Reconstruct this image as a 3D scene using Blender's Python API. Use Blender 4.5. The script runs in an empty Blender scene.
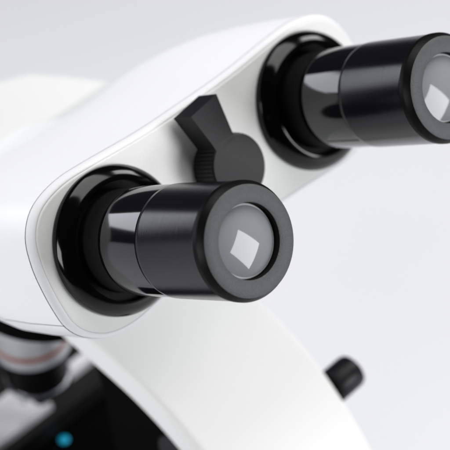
import bpy, bmesh, math, random
from mathutils import Vector, Matrix
sc = bpy.context.scene
MM = 0.001
HEAD_Z = 330.0          # height of the head's origin above the table, mm

# ------------------------------------------------------------------ camera
F_PX = 1682.9
CR = Matrix(((0.67741, 0.51060, -0.52953), (-0.73429, 0.42643, -0.52818), (-0.04388, 0.74663, 0.66380)))
cam_d = bpy.data.cameras.new('camera'); cam = bpy.data.objects.new('camera', cam_d)
sc.collection.objects.link(cam); sc.camera = cam
cam_d.sensor_width = 36.0; cam_d.lens = 36.0 * F_PX / 450.0
cam_d.clip_start = 0.02; cam_d.clip_end = 50
cam.matrix_world = Matrix.Translation(Vector((-258.655, -259.647, 303.435 + HEAD_Z)) * MM) @ CR.to_4x4()
cam_d.dof.use_dof = True; cam_d.dof.focus_distance = 0.428; cam_d.dof.aperture_fstop = 18.5

# ------------------------------------------------------------------ studio light
w = bpy.data.worlds.new('World'); sc.world = w; w.use_nodes = True
bg = w.node_tree.nodes['Background']; bg.inputs[0].default_value = (0.80, 0.84, 0.93, 1); bg.inputs[1].default_value = 0.03

def area(name, loc, target, sx, sy, power, col=(1, 1, 1)):
    d = bpy.data.lights.new(name, 'AREA'); d.shape = 'RECTANGLE'; d.size = sx; d.size_y = sy
    d.energy = power; d.color = col
    o = bpy.data.objects.new(name, d); sc.collection.objects.link(o)
    o.location = loc
    o.rotation_euler = (Vector(target) - Vector(loc)).to_track_quat('-Z', 'Y').to_euler()
    return o
HC = (0, 0, 0.33)
area('softbox_overhead', (0.24, 0.06, 1.12), HC, 1.10, 0.55, 8.8, (1, 0.99, 0.975))
area('softbox_right', (1.05, -0.1, 0.95), HC, 0.45, 0.45, 6.0, (1, 1, 1))
area('softbox_back', (-0.70, 1.50, 0.505), HC, 1.5, 0.41, 9.0, (0.90, 0.92, 1))
area('softbox_left', (-1.25, 0.10, 0.62), HC, 0.6, 0.5, 8.8, (0.99, 0.995, 1))
fr = area('softbox_front', (0.44, -1.01, 0.432), HC, 0.40, 0.53, 8.0, (0.98, 0.99, 1))
fr.rotation_euler = (fr.rotation_euler.to_matrix() @ Matrix.Rotation(math.radians(26), 3, 'Z')).to_euler()
sc.view_settings.view_transform = 'Standard'; sc.view_settings.look = 'None'
sc.view_settings.gamma = 1.0; sc.view_settings.exposure = 0.0

# ------------------------------------------------------------------ materials
def mat(name, col, rough=0.4, metal=0.0, spec=0.5, coat=0.0, bump=0.0, bscale=900.0, var=0.0, rvar=0.0, coat_rough=0.05, ior=None):
    m = bpy.data.materials.new(name); m.use_nodes = True
    nt = m.node_tree; b = nt.nodes['Principled BSDF']
    b.inputs['Base Color'].default_value = (*col, 1); b.inputs['Roughness'].default_value = rough
    b.inputs['Metallic'].default_value = metal; b.inputs['Specular IOR Level'].default_value = spec
    b.inputs['Coat Weight'].default_value = coat; b.inputs['Coat Roughness'].default_value = coat_rough
    if ior: b.inputs['IOR'].default_value = ior
    tc = nt.nodes.new('ShaderNodeTexCoord')
    if bump > 0:
        n = nt.nodes.new('ShaderNodeTexNoise'); n.inputs['Scale'].default_value = bscale; n.inputs['Detail'].default_value = 4
        bp = nt.nodes.new('ShaderNodeBump'); bp.inputs['Strength'].default_value = bump; bp.inputs['Distance'].default_value = 0.0003
        nt.links.new(tc.outputs['Object'], n.inputs['Vector']); nt.links.new(n.outputs['Fac'], bp.inputs['Height'])
        nt.links.new(bp.outputs['Normal'], b.inputs['Normal'])
    if var > 0:
        n = nt.nodes.new('ShaderNodeTexNoise'); n.inputs['Scale'].default_value = bscale * 0.6; n.inputs['Detail'].default_value = 6
        r = nt.nodes.new('ShaderNodeValToRGB')
        r.color_ramp.elements[0].position = 0.3; r.color_ramp.elements[1].position = 0.7
        r.color_ramp.elements[0].color = (*[c * (1 - var) for c in col], 1)
        r.color_ramp.elements[1].color = (*[min(1, c * (1 + var)) for c in col], 1)
        nt.links.new(tc.outputs['Object'], n.inputs['Vector']); nt.links.new(n.outputs['Fac'], r.inputs[0])
        nt.links.new(r.outputs[0], b.inputs['Base Color'])
    if rvar > 0:
        n = nt.nodes.new('ShaderNodeTexNoise'); n.inputs['Scale'].default_value = 60; n.inputs['Detail'].default_value = 5
        mr = nt.nodes.new('ShaderNodeMapRange'); mr.inputs['To Min'].default_value = max(0.02, rough - rvar); mr.inputs['To Max'].default_value = rough + rvar
        nt.links.new(tc.outputs['Object'], n.inputs['Vector']); nt.links.new(n.outputs['Fac'], mr.inputs['Value'])
        nt.links.new(mr.outputs[0], b.inputs['Roughness'])
    return m
M = {}
M['table'] = mat('matt_white_table', (0.765, 0.770, 0.798), 0.6, var=0.015, bscale=6)
M['shell'] = mat('white_gloss_plastic', (0.84, 0.845, 0.86), 0.38, spec=0.35, bump=0.03, bscale=1500)
M['plate'] = mat('white_satin_plate', (0.69, 0.695, 0.685), 0.42, spec=0.3, bump=0.16, bscale=3200, var=0.02)
M['arm'] = mat('white_enamel_arm', (0.81, 0.81, 0.795), 0.42, bump=0.04, bscale=1200)
M['trim'] = mat('white_satin_trim', (0.72, 0.725, 0.74), 0.55, spec=0.2, bump=0.03, bscale=1500)
M['cast'] = mat('off_white_cast_housing', (0.69, 0.70, 0.695), 0.5, spec=0.3, bump=0.04, bscale=1200)
M['gap'] = mat('dark_seam', (0.02, 0.02, 0.022), 0.7)
M['flange'] = mat('gloss_black_plastic', (0.001, 0.001, 0.001), 0.12, spec=0.3, rvar=0.03)
M['sleeve'] = mat('polished_black_chrome', (0.003, 0.003, 0.004), 0.085, spec=0.58, rvar=0.03)
M['barrel'] = mat('satin_black_anodised', (0.004, 0.004, 0.006), 0.19, spec=0.24, rvar=0.04)
M['rim'] = mat('black_chamfer', (0.002, 0.002, 0.002), 0.42, spec=0.10)
M['ring'] = mat('blasted_grey_ring', (0.046, 0.049, 0.051), 0.5, spec=0.6, bump=0.5, bscale=3500, var=0.15)
M['bore'] = mat('matt_black_bore', (0.004, 0.004, 0.004), 0.6, spec=0.1)
M['field'] = mat('coated_inner_lens', (0.24, 0.252, 0.27), 0.055, spec=0.36)
M['knob'] = mat('dark_grey_knob', (0.007, 0.0074, 0.0085), 0.36, spec=0.17, bump=0.08, bscale=3000, var=0.15)
M['lever_edge'] = M['knob']
M['black'] = mat('black_enamel', (0.0008, 0.0008, 0.0008), 0.7, spec=0.03, rvar=0.05)
M['stage'] = mat('black_stage', (0.003, 0.003, 0.003), 0.5, spec=0.2)
M['chrome'] = mat('satin_chrome', (0.62, 0.63, 0.66), 0.28, metal=1.0)
M['objective'] = mat('pale_metal_barrel', (0.50, 0.51, 0.54), 0.35, metal=0.3)
M['edge'] = mat('ground_glass_edge', (0.75, 0.76, 0.78), 0.3)
M['red'] = mat('red_band', (0.30, 0.11, 0.085), 0.5, spec=0.2)
M['steel'] = mat('brushed_steel_plate', (0.55, 0.55, 0.57), 0.4, metal=0.1, var=0.25, bscale=120)
M['blue'] = mat('blue_marker', (0.0, 0.46, 0.74), 0.4)
def turned(m, scale=4000.0, strength=0.12):      # fine lathe lines round the tube axis
    nt = m.node_tree; b = nt.nodes['Principled BSDF']
    tc = nt.nodes.new('ShaderNodeTexCoord'); d = nt.nodes.new('ShaderNodeVectorMath'); d.operation = 'DOT_PRODUCT'
    d.inputs[1].default_value = (0, -0.8660254, 0.5)
    n = nt.nodes.new('ShaderNodeTexNoise'); n.noise_dimensions = '1D'; n.inputs['Scale'].default_value = scale; n.inputs['Detail'].default_value = 3
    bp = nt.nodes.new('ShaderNodeBump'); bp.inputs['Strength'].default_value = strength; bp.inputs['Distance'].default_value = 0.0001
    nt.links.new(tc.outputs['Object'], d.inputs[0]); nt.links.new(d.outputs['Value'], n.inputs['W'])
    nt.links.new(n.outputs['Fac'], bp.inputs['Height']); nt.links.new(bp.outputs['Normal'], b.inputs['Normal'])
turned(M['barrel'])
g = bpy.data.materials.new('lens_glass'); g.use_nodes = True
gb = g.node_tree.nodes['Principled BSDF']; gb.inputs['Base Color'].default_value = (1, 1, 1, 1)
gb.inputs['Roughness'].default_value = 0.01; gb.inputs['Transmission Weight'].default_value = 1.0; gb.inputs['IOR'].default_value = 1.6
M['glass'] = g

# ------------------------------------------------------------------ frames and helpers (mm)
ORI = Vector((0, 0, HEAD_Z))
A = Vector((0, -math.cos(math.pi / 6), 0.5))       # out of the face plate, along the eyepieces
N = Vector((0, 0.5, math.cos(math.pi / 6)))        # up along the face plate
X = Vector((1, 0, 0)); Y = Vector((0, 1, 0)); Z = Vector((0, 0, 1))
def pf(x, n, h=0.0): return X * x + N * n + A * h   # face-plate coordinates -> head frame, mm

def link(name, bm, m, parent=None, loc=Vector((0, 0, 0)), smooth=True, angle=35):
    bmesh.ops.remove_doubles(bm, verts=bm.verts, dist=1e-7)
    bmesh.ops.recalc_face_normals(bm, faces=bm.faces)
    me = bpy.data.meshes.new(name); bm.to_mesh(me); bm.free()
    if smooth:
        for p in me.polygons: p.use_smooth = True
        try: me.set_sharp_from_angle(angle=math.radians(angle))
        except Exception: pass
    mats = m if isinstance(m, (list, tuple)) else [m]
    for k in mats: me.materials.append(k)
    o = bpy.data.objects.new(name, me); sc.collection.objects.link(o)
    o.parent = parent; o.location = Vector(loc) * MM
    return o
def lathe(bm, prof, org=Vector((0, 0, 0)), ax=Z, seg=128, close=False, mi=0, rib=None):
    ax = Vector(ax).normalized(); u = ax.orthogonal().normalized(); v = ax.cross(u)
    rings = []
    for r, h in prof:
        if r < 1e-6: rings.append([bm.verts.new((org + ax * h) * MM)])
        else:
            ring = []
            for i in range(seg):
                rr = r
                if rib and (rib[0] < h < rib[1]): rr = r - (rib[2] if i % 2 else 0)
                t = 2 * math.pi * i / seg
                ring.append(bm.verts.new((org + ax * h + (u * math.cos(t) + v * math.sin(t)) * rr) * MM))
            rings.append(ring)
    if close: rings.append(rings[0])
    for a, b in zip(rings, rings[1:]):
        if len(a) == 1 and len(b) == 1: continue
        for i in range(seg):
            j = (i + 1) % seg
            if len(a) == 1: f = bm.faces.new((a[0], b[i], b[j]))
            elif len(b) == 1: f = bm.faces.new((a[i], a[j], b[0]))
            else: f = bm.faces.new((a[i], a[j], b[j], b[i]))
            f.material_index = mi
def loft(bm, rings, cap0=True, cap1=True, closed=True, mi=0):
    R = [[bm.verts.new(Vector(p) * MM) for p in r] for r in rings]
    n = len(R[0])
    for a, b in zip(R, R[1:]):
        for i in range(n if closed else n - 1):
            j = (i + 1) % n
            bm.faces.new((a[i], a[j], b[j], b[i])).material_index = mi
    for c, r in ((cap0, R[0]), (cap1, R[-1])):
        if c: bm.faces.new(r).material_index = mi
def bevel(bm, w, seg=3, angle=30):
    es = [e for e in bm.edges if len(e.link_faces) == 2 and e.calc_face_angle(0) > math.radians(angle)]
    bmesh.ops.bevel(bm, geom=es, offset=w * MM, segments=seg, affect='EDGES', profile=0.5, clamp_overlap=True)
def catmull(P, k=10, closed=True):
    out = []; n = len(P)
    for i in range(n if closed else n - 1):
        g = (lambda j: P[j % n]) if closed else (lambda j: P[max(0, min(n - 1, j))])
        p0, p1, p2, p3 = [Vector(g(i + d)) for d in (-1, 0, 1, 2)]
        for s in range(k):
            t = s / k
            out.append(0.5 * ((2 * p1) + (p2 - p0) * t + (2 * p0 - 5 * p1 + 4 * p2 - p3) * t * t + (3 * p1 - p0 - 3 * p2 + p3) * t ** 3))
    if not closed: out.append(Vector(P[-1]))
    return out
def resample(P, n):
    P = P + [P[0]]; L = [0]
    for a, b in zip(P, P[1:]): L.append(L[-1] + (b - a).length)
    out = []; k = 0
    for i in range(n):
        s = L[-1] * i / n
        while L[k + 1] < s: k += 1
        t = (s - L[k]) / (L[k + 1] - L[k]); out.append(P[k].lerp(P[k + 1], t))
    return out
def offset(P, d):
    n = len(P); out = []
    for i in range(n):
        t = (P[(i + 1) % n] - P[i - 1]).normalized()
        out.append(P[i] + Vector((t.y, -t.x)) * d)      # outward for counter-clockwise
    return out
def lerp_tab(T, x):
    for (a, *va), (b, *vb) in zip(T, T[1:]):
        if x <= b:
            t = (x - a) / (b - a); t = t * t * (3 - 2 * t) if False else t
            return [p + (q - p) * t for p, q in zip(va, vb)]
    return T[-1][1:]

# ------------------------------------------------------------------ the setting
bm = bmesh.new()
loft(bm, [[Vector((x, y, z)) for x, y in ((-1300, -1300), (1300, -1300), (1300, 1420), (-1300, 1420))] for z in (-30, 0)])
bevel(bm, 4, 3)
o = link('table_surface', bm, M['table']); o['kind'] = 'structure'

# ------------------------------------------------------------------ the microscope
root = bpy.data.objects.new('microscope', None); sc.collection.objects.link(root)
root.location = (0, 0, 0); root.empty_display_size = 0.05
root['label'] = 'white laboratory microscope with twin black eyepieces on a pale studio surface'
root['category'] = 'microscope'
def part(name, bm, m, parent=None, smooth=True, angle=35):
    o = link(name, bm, m, parent or root, smooth=smooth, angle=angle)
    if parent is None: o.location = ORI * MM
    return o

# outline of the face plate, counter-clockwise, (x, n)
half = [(0, -19.4), (20, -19.9), (37, -21.2), (46, -21.7), (54, -20.2), (59.6, -16.6), (62.7, -12), (63.6, -6.5), (63.8, 0), (63.3, 6.8), (61.2, 13.8), (56, 18.9), (47, 21.2), (36, 21.0), (18, 19.8), (0, 19.6)]
pts = half + [(-x, n) for x, n in reversed(half[1:-1])]
OUT = resample(catmull(pts, 8), 240)
# face plate with a gently rounded rim
bm = bmesh.new()
rings = []
for d, h in ((0.2, -2.2), (0.2, -1.2), (0.08, -0.32), (-0.2, -0.08), (-0.6, 0.0)):
    rings.append([pf(p.x, p.y, h) for p in offset(OUT, d)])
loft(bm, rings, cap0=False, cap1=True)
face_plate = part('face_plate', bm, M['plate'])
# body sections: depth behind the plate -> scale in x, scale in n, shift in n
SEC = [(0, 1, 1, 0), (20, 1.0, 1.0, 0), (35, .985, 1.0, 0), (46, .95, .99, 0), (54, .89, .97, 0), (60, .80, .94, 0), (66, .69, .89, 0), (72, .57, .77, 0), (80, .46, .62, 0), (90, .40, .52, 0), (100, .38, .46, 0), (115, .37, .42, 0), (125, .37, .40, 0)]
def body_ring(t, d):
    sx, sn, dn = lerp_tab(SEC, t)
    base = [Vector((p.x * sx, p.y * sn + dn)) for p in OUT]
    return [pf(p.x, p.y, -t) for p in offset(base, d)]
TT = [3.1, 5, 10, 20, 28, 35, 41, 46, 51, 55, 59, 62, 66, 70, 74, 78, 83, 88, 94, 100, 108, 115, 125]
idx_up = [i for i, p in enumerate(OUT) if p.y > -11.2]
# rotate indices so the upper run is contiguous
st = next(i for i in idx_up if (i - 1) % len(OUT) not in idx_up)
run = []; i = st
while i % len(OUT) in idx_up: run.append(i % len(OUT)); i += 1
low = []; 
i = (run[-1] + 1)
while (i % len(OUT)) != run[0]: low.append(i % len(OUT)); i += 1
# dark core seen in the seams
bm = bmesh.new()
loft(bm, [body_ring(t, 0.8) for t in [2.0] + TT]); part('head_core', bm, M['gap'])
def ends(r, idx, h=0.0):
    n = len(r); e0, e1 = idx[0], idx[-1]
    q = [r[e0].lerp(r[(e0 - 1) % n], 0.42)] + [r[k] for k in idx] + [r[e1].lerp(r[(e1 + 1) % n], 0.42)]
    return [v - A * h for v in q]
# upper cover: open shell with a rounded front lip
def shell(idx, ts, lip=True):
    bm = bmesh.new(); rr = []
    if lip:
        for d, h in ((0.8, 0.3), (1.35, 0.08), (1.65, -0.0)):
            r = body_ring(ts[0], d); rr.append(ends(r, idx, h))
    for t in ts: rr.append(ends(body_ring(t, 1.7), idx))
    loft(bm, rr, False, False, closed=False)
    return bm
bm = shell(run, TT, lip=True); part('head_cover', bm, M['shell'], angle=60)
gapped = low
bm = bmesh.new(); rr = []
for t in TT: rr.append(ends(body_ring(t, 1.7), low))
loft(bm, rr, False, False, closed=False)
part('head_tray', bm, M['shell'], angle=60)
# bevelled trim between plate and seam
bm = bmesh.new()
rings = []
for d, h in ((0.1, -1.6), (0.12, -0.26), (0.35, -0.22), (0.75, -0.42), (1.15, -0.95), (1.5, -1.55), (1.62, -2.3), (1.62, -2.75), (1.0, -2.8)):
    rings.append([pf(p.x, p.y, h) for p in offset(OUT, d)])
loft(bm, rings, False, False)
part('trim_frame', bm, M['trim'], angle=60)

# ------------------------------------------------------------------ eyepieces
def make_eyepiece():
    bm = bmesh.new()
    lathe(bm, [(19.9, -0.1), (20.55, 0.1), (20.65, 0.5), (20.65, 1.2), (20.4, 2.1), (19.8, 3.0), (18.8, 4.0), (17.6, 4.75), (16.6, 4.95), (16.4, 5.0), (16.35, 4.9), (16.4, 2.4)], ax=A, seg=160)
    fl = part('eyepiece_flange', bm, M['flange'], angle=70)
    bm = bmesh.new()
    lathe(bm, [(16.38, 2.5), (14.05, 2.5), (14.05, 11.9), (13.0, 12.0)], ax=A, seg=128)
    part('neck', bm, M['bore'], fl, angle=50)
    bm = bmesh.new()
    lathe(bm, [(12.9, 8), (12.9, 12.1), (13.6, 12.2), (14.3, 12.6), (14.55, 13.2), (14.6, 14), (14.6, 29.2)], ax=A, seg=160)
    sl = part('sleeve', bm, M['sleeve'], fl, angle=50)
    bm = bmesh.new()
    lathe(bm, [(14.0, 29.1), (14.55, 29.25), (14.8, 29.6), (14.85, 31), (14.85, 53.5), (14.95, 54.2)], ax=A, seg=160)
    ba = part('barrel', bm, M['barrel'], fl, angle=60)
    bm = bmesh.new()
    lathe(bm, [(14.6, 54.0), (14.98, 54.1), (15.03, 54.2), (15.03, 55.5), (14.95, 55.75), (14.05, 57.25), (13.95, 57.36)], ax=A, seg=160)
    part('rim', bm, M['rim'], fl, angle=24)
    bm = bmesh.new()
    lathe(bm, [(13.98, 57.32), (13.85, 57.42), (9.75, 57.42), (9.55, 57.3)], ax=A, seg=160)
    part('face_ring', bm, M['ring'], fl, angle=60)
    bm = bmesh.new()
    lathe(bm, [(9.57, 57.31), (9.5, 57.1), (9.5, 52.0), (0, 52.0)], ax=A, seg=128)
    part('bore', bm, M['bore'], fl, angle=60)
    bm = bmesh.new()      # ground edge of the glass
    lathe(bm, [(9.42, 54.6), (9.40, 55.2), (9.15, 55.5), (8.85, 55.62)], ax=A, seg=128)
    part('lens_edge', bm, M['edge'], fl, angle=60)
    bm = bmesh.new()      # coated eye lens, convex
    R = 31.0
    lathe(bm, [(r, 55.62 + math.sqrt(R * R - r * r) - math.sqrt(R * R - 8.85 ** 2)) for r in (8.85, 8.4, 8, 7, 6, 5, 4, 3, 2, 1)] + [(0, 55.62 + R - math.sqrt(R * R - 8.85 ** 2))], ax=A, seg=128)
    part('eye_lens', bm, M['field'], fl, angle=60)
    return fl
fl0 = make_eyepiece()
def copy_tree(o, parent):
    c = o.copy(); sc.collection.objects.link(c); c.parent = parent
    for ch in list(o.children): copy_tree(ch, c)
    return c
SEP = 79.95
fl1 = copy_tree(fl0, root)
fl0.location = (ORI + pf(-SEP / 2, 0, 0)) * MM
fl1.location = (ORI + pf(SEP / 2, 0, 0)) * MM
for q in fl1.children: q.location = A * (-0.5 * MM) if q.name.split('.')[0] != 'sleeve' else (0, 0, 0)

# ------------------------------------------------------------------ slider knob with its lever between the eyepieces
bm = bmesh.new()
lathe(bm, [(9.0, 1.0), (9.45, 1.3), (9.55, 1.8), (9.55, 9.3), (9.35, 9.75), (8.9, 10.0), (7.5, 9.95), (0, 9.8)], ax=A, seg=100, rib=(1.7, 9.4, 0.45))
lathe(bm, [(6, -0.5), (6, 1.6)], ax=A, seg=64)
kn = part('selector_knob', bm, M['knob'], angle=30)
bm = bmesh.new()
base_ = [(-5.3, 5.5), (3.4, 7.2), (3.2, 10.1), (3.1, 20.6), (2.6, 21.2), (-7.3, 19.9), (-7.8, 19.3), (-5.3, 9.6)]
base_ = [(-4.8, 6.0), (2.8, 7.6), (2.75, 10.2), (3.2, 21.1), (-7.7, 19.8), (-5.0, 9.0)]
loft(bm, [[pf(x, n, h) for x, n in base_] for h in (1.9, 9.98)])
bevel(bm, 0.45, 3)
part('lever', bm, M['lever_edge'], kn, angle=40).location = (0, 0, 0)

# ------------------------------------------------------------------ rear housing
poly = [(-55.4, 108), (55.4, 108), (48.5, 121), (41, 133), (30, 138.5), (-30, 138.5), (-41, 133), (-48.5, 121)]
bm = bmesh.new()
loft(bm, [[Vector((x, y, z)) for x, y in poly] for z in (-88, -53.4)])
bevel(bm, 1.2, 3, 20)
part('rear_housing', bm, M['cast'])

# ------------------------------------------------------------------ arm: front skin with turned-in sides, black web inside
AP = [(112, -62), (60, -66), (44, -69), (33, -71.5), (22, -74.0), (12, -77), (0, -82.3), (-11, -89), (-20, -96.8), (-30, -107.5), (-38, -119), (-45, -136), (-49, -160), (-51, -200), (-52, -250), (-52, -302)]
AC = catmull([Vector(p) for p in AP], 6, closed=False)
def inset(C, d):
    out = []
    for i in range(len(C)):
        t = (C[min(i + 1, len(C) - 1)] - C[max(i - 1, 0)]).normalized()
        out.append(C[i] + Vector((-t.y, t.x)) * (-d) if False else C[i] + Vector((t.y * -1, t.x)) * d)
    return out
def arm_section(B, rad, depth):
    s = [(-B, depth)]
    for k in range(7):
        a = math.pi / 2 * k / 6; s.append((-B + rad - rad * math.cos(a), rad - rad * math.sin(a)))
    for k in range(6, -1, -1):
        a = math.pi / 2 * k / 6; s.append((B - rad + rad * math.cos(a), rad - rad * math.sin(a)))
    s.append((B, depth))
    return s
sec = arm_section(27.0, 2.6, 9.5) 
sec = sec + [(24.5, 9.5), (24.5, 4), (-24.5, 4), (-24.5, 9.5)]
bm = bmesh.new(); rings = []
for i, c in enumerate(AC):
    t = (AC[min(i + 1, len(AC) - 1)] - AC[max(i - 1, 0)]).normalized()
    nn = Vector((-t.y, t.x))               # t runs forward/down; pick the inward normal (back/down)
    if nn.dot(Vector((0.6, -0.8))) < 0: nn = -nn
    rings.append([Vector((x, c.x + nn.x * d, c.y + nn.y * d)) for x, d in sec])
loft(bm, rings)
part('arm', bm, M['arm'], angle=50)
web = [c for c in AC if c.x < 40]
ring = []
bm = bmesh.new()
yz = []
for i, c in enumerate(AC):
    if c.x > 41: continue
    t = (AC[min(i + 1, len(AC) - 1)] - AC[max(i - 1, 0)]).normalized()
    nn = Vector((-t.y, t.x))
    if nn.dot(Vector((0.6, -0.8))) < 0: nn = -nn
    yz.append(c + nn * 5)
yz += [Vector((20, -302)), Vector((30, -200)), Vector((36, -100))]
loft(bm, [[Vector((x, p.x, p.y)) for p in yz] for x in (-22.5, 22.5)])
part('arm_web', bm, M['black'], smooth=False)

# small black clamp knob on the far side of the arm
bm = bmesh.new()
lathe(bm, [(2.5, 22), (2.5, 26.95), (5.6, 27.0), (5.9, 27.4), (5.9, 36.4), (5.6, 37.3), (4.9, 37.8), (0, 38.1)], org=Vector((1.3, -17.9, -102.0)), ax=X, seg=72, rib=(27.3, 36.1, 0.12))
part('clamp_knob', bm, M['knob'])
# ribbed focus knob in the hollow of the arm
bm = bmesh.new()
lathe(bm, [(4, 21), (4, 23), (7.6, 23.1), (8, 23.5), (8, 26.3), (7.5, 26.7), (0, 26.7)], org=Vector((0, -0.4, -100.5)), ax=-X, seg=48, rib=(23.4, 26.4, 0.6))
part('focus_knob', bm, M['knob'])

# ------------------------------------------------------------------ nosepiece and objectives
bm = bmesh.new()
lathe(bm, [(0, -70), (30, -70), (32, -73), (32, -92), (30.5, -94.5), (24, -96.5), (0, -96.5)], org=Vector((0, 83, 0)), ax=Z, seg=96)
part('nosepiece', bm, M['black'])
def make_objective(base, ax):
    bm = bmesh.new()
    lathe(bm, [(8, -17), (8, -12.6), (13.4, -12.4), (13.6, -12), (13.6, 6), (14.2, 7), (14.4, 8), (14.4, 27.2)], ax=ax, seg=96)
    o = part('objective', bm, M['objective'])
    bm = bmesh.new(); lathe(bm, [(14.4, 27.2), (14.45, 27.3), (14.45, 28.2), (14.4, 28.4), (14.4, 29.6)], ax=ax, seg=96)
    part('colour_band', bm, M['red'], o)
    bm = bmesh.new(); lathe(bm, [(14.4, 29.6), (14.4, 33.8), (13.6, 34.6), (11.8, 34.8)], ax=ax, seg=96)
    part('lower_collar', bm, M['objective'], o)
    bm = bmesh.new(); lathe(bm, [(11.9, 34.8), (11.9, 49.5), (8.5, 54), (5, 60), (3.5, 64), (0, 64)], ax=ax, seg=96)
    part('tip', bm, M['rim'], o)
    bm = bmesh.new(); lathe(bm, [(11.9, 50.0), (12.4, 50.2), (12.5, 50.8), (12.3, 51.6), (11.6, 52.1), (10.4, 52.4)], ax=ax, seg=96)
    part('chrome_ring', bm, M['chrome'], o)
    o.location = (ORI + base) * MM
    return o
ob = make_objective(Vector((1.2, 104, -107)), Vector((0, 0, -1)))
ob['label'] = 'pale metal objective with a red band above the stage'
bm = bmesh.new()
ax2 = Vector((0.72, 0.1, -0.68))
lathe(bm, [(6, -2), (9.0, 1), (9.0, 12), (7.5, 13), (7.5, 22), (5, 26), (0, 26)], org=Vector((14, 84, -103)), ax=ax2, seg=72)
part('objective', bm, M['objective'])

# ------------------------------------------------------------------ stage
bm = bmesh.new()
loft(bm, [[Vector((x, y, z)) for x, y in ((-75, 105), (60, 105), (60, 200), (-75, 200))] for z in (-196.5, -188)])
bevel(bm, 1.2, 3)
stg = part('stage', bm, M['stage'])
bm = bmesh.new()
loft(bm, [[Vector((x, y, z)) for x, y in ((-55, 109.5), (9.5, 109.5), (9.5, 124), (4, 127.5), (-55, 127.5))] for z in (-187.9, -184.8)])
bevel(bm, 1.0, 3)
part('slide_holder', bm, M['steel'], stg).location = (0, 0, 0)
bm = bmesh.new()
loft(bm, [[Vector((x, y, z)) for x, y in ((25, 115), (58, 115), (58, 120), (28, 120))] for z in (-187.9, -184.0)])
bevel(bm, 1.0, 3)
part('slide_clamp', bm, M['steel'], stg)
bm = bmesh.new(); lathe(bm, [(1.6, -184.9), (1.6, -184.2), (1.2, -183.9), (0, -183.9)], org=Vector((3.5, 119, 0)), ax=Z, seg=32)
part('screw', bm, M['chrome'], stg).location = (0, 0, 0)
bm = bmesh.new()
loft(bm, [[Vector((x, y, z)) for x, y in ((-70, 30), (40, 30), (40, 160), (-70, 160))] for z in (-240, -197.5)])
bevel(bm, 2, 3)
part('substage_carrier', bm, M['black'])
bm = bmesh.new(); lathe(bm, [(1.95, -198), (1.95, -197.0), (1.8, -196.9), (0, -196.9)], org=Vector((6.4, 101.2, 0)), ax=Z, seg=48)
part('blue_marker', bm, M['blue'])
# base
bm = bmesh.new()
loft(bm, [[Vector((x, y, z)) for x, y in ((-70, -55), (-50, -66), (50, -66), (70, -55), (72, 190), (50, 205), (-50, 205), (-72, 190))] for z in (-329.5, -298)])
bevel(bm, 5, 4)
part('base', bm, M['arm'])
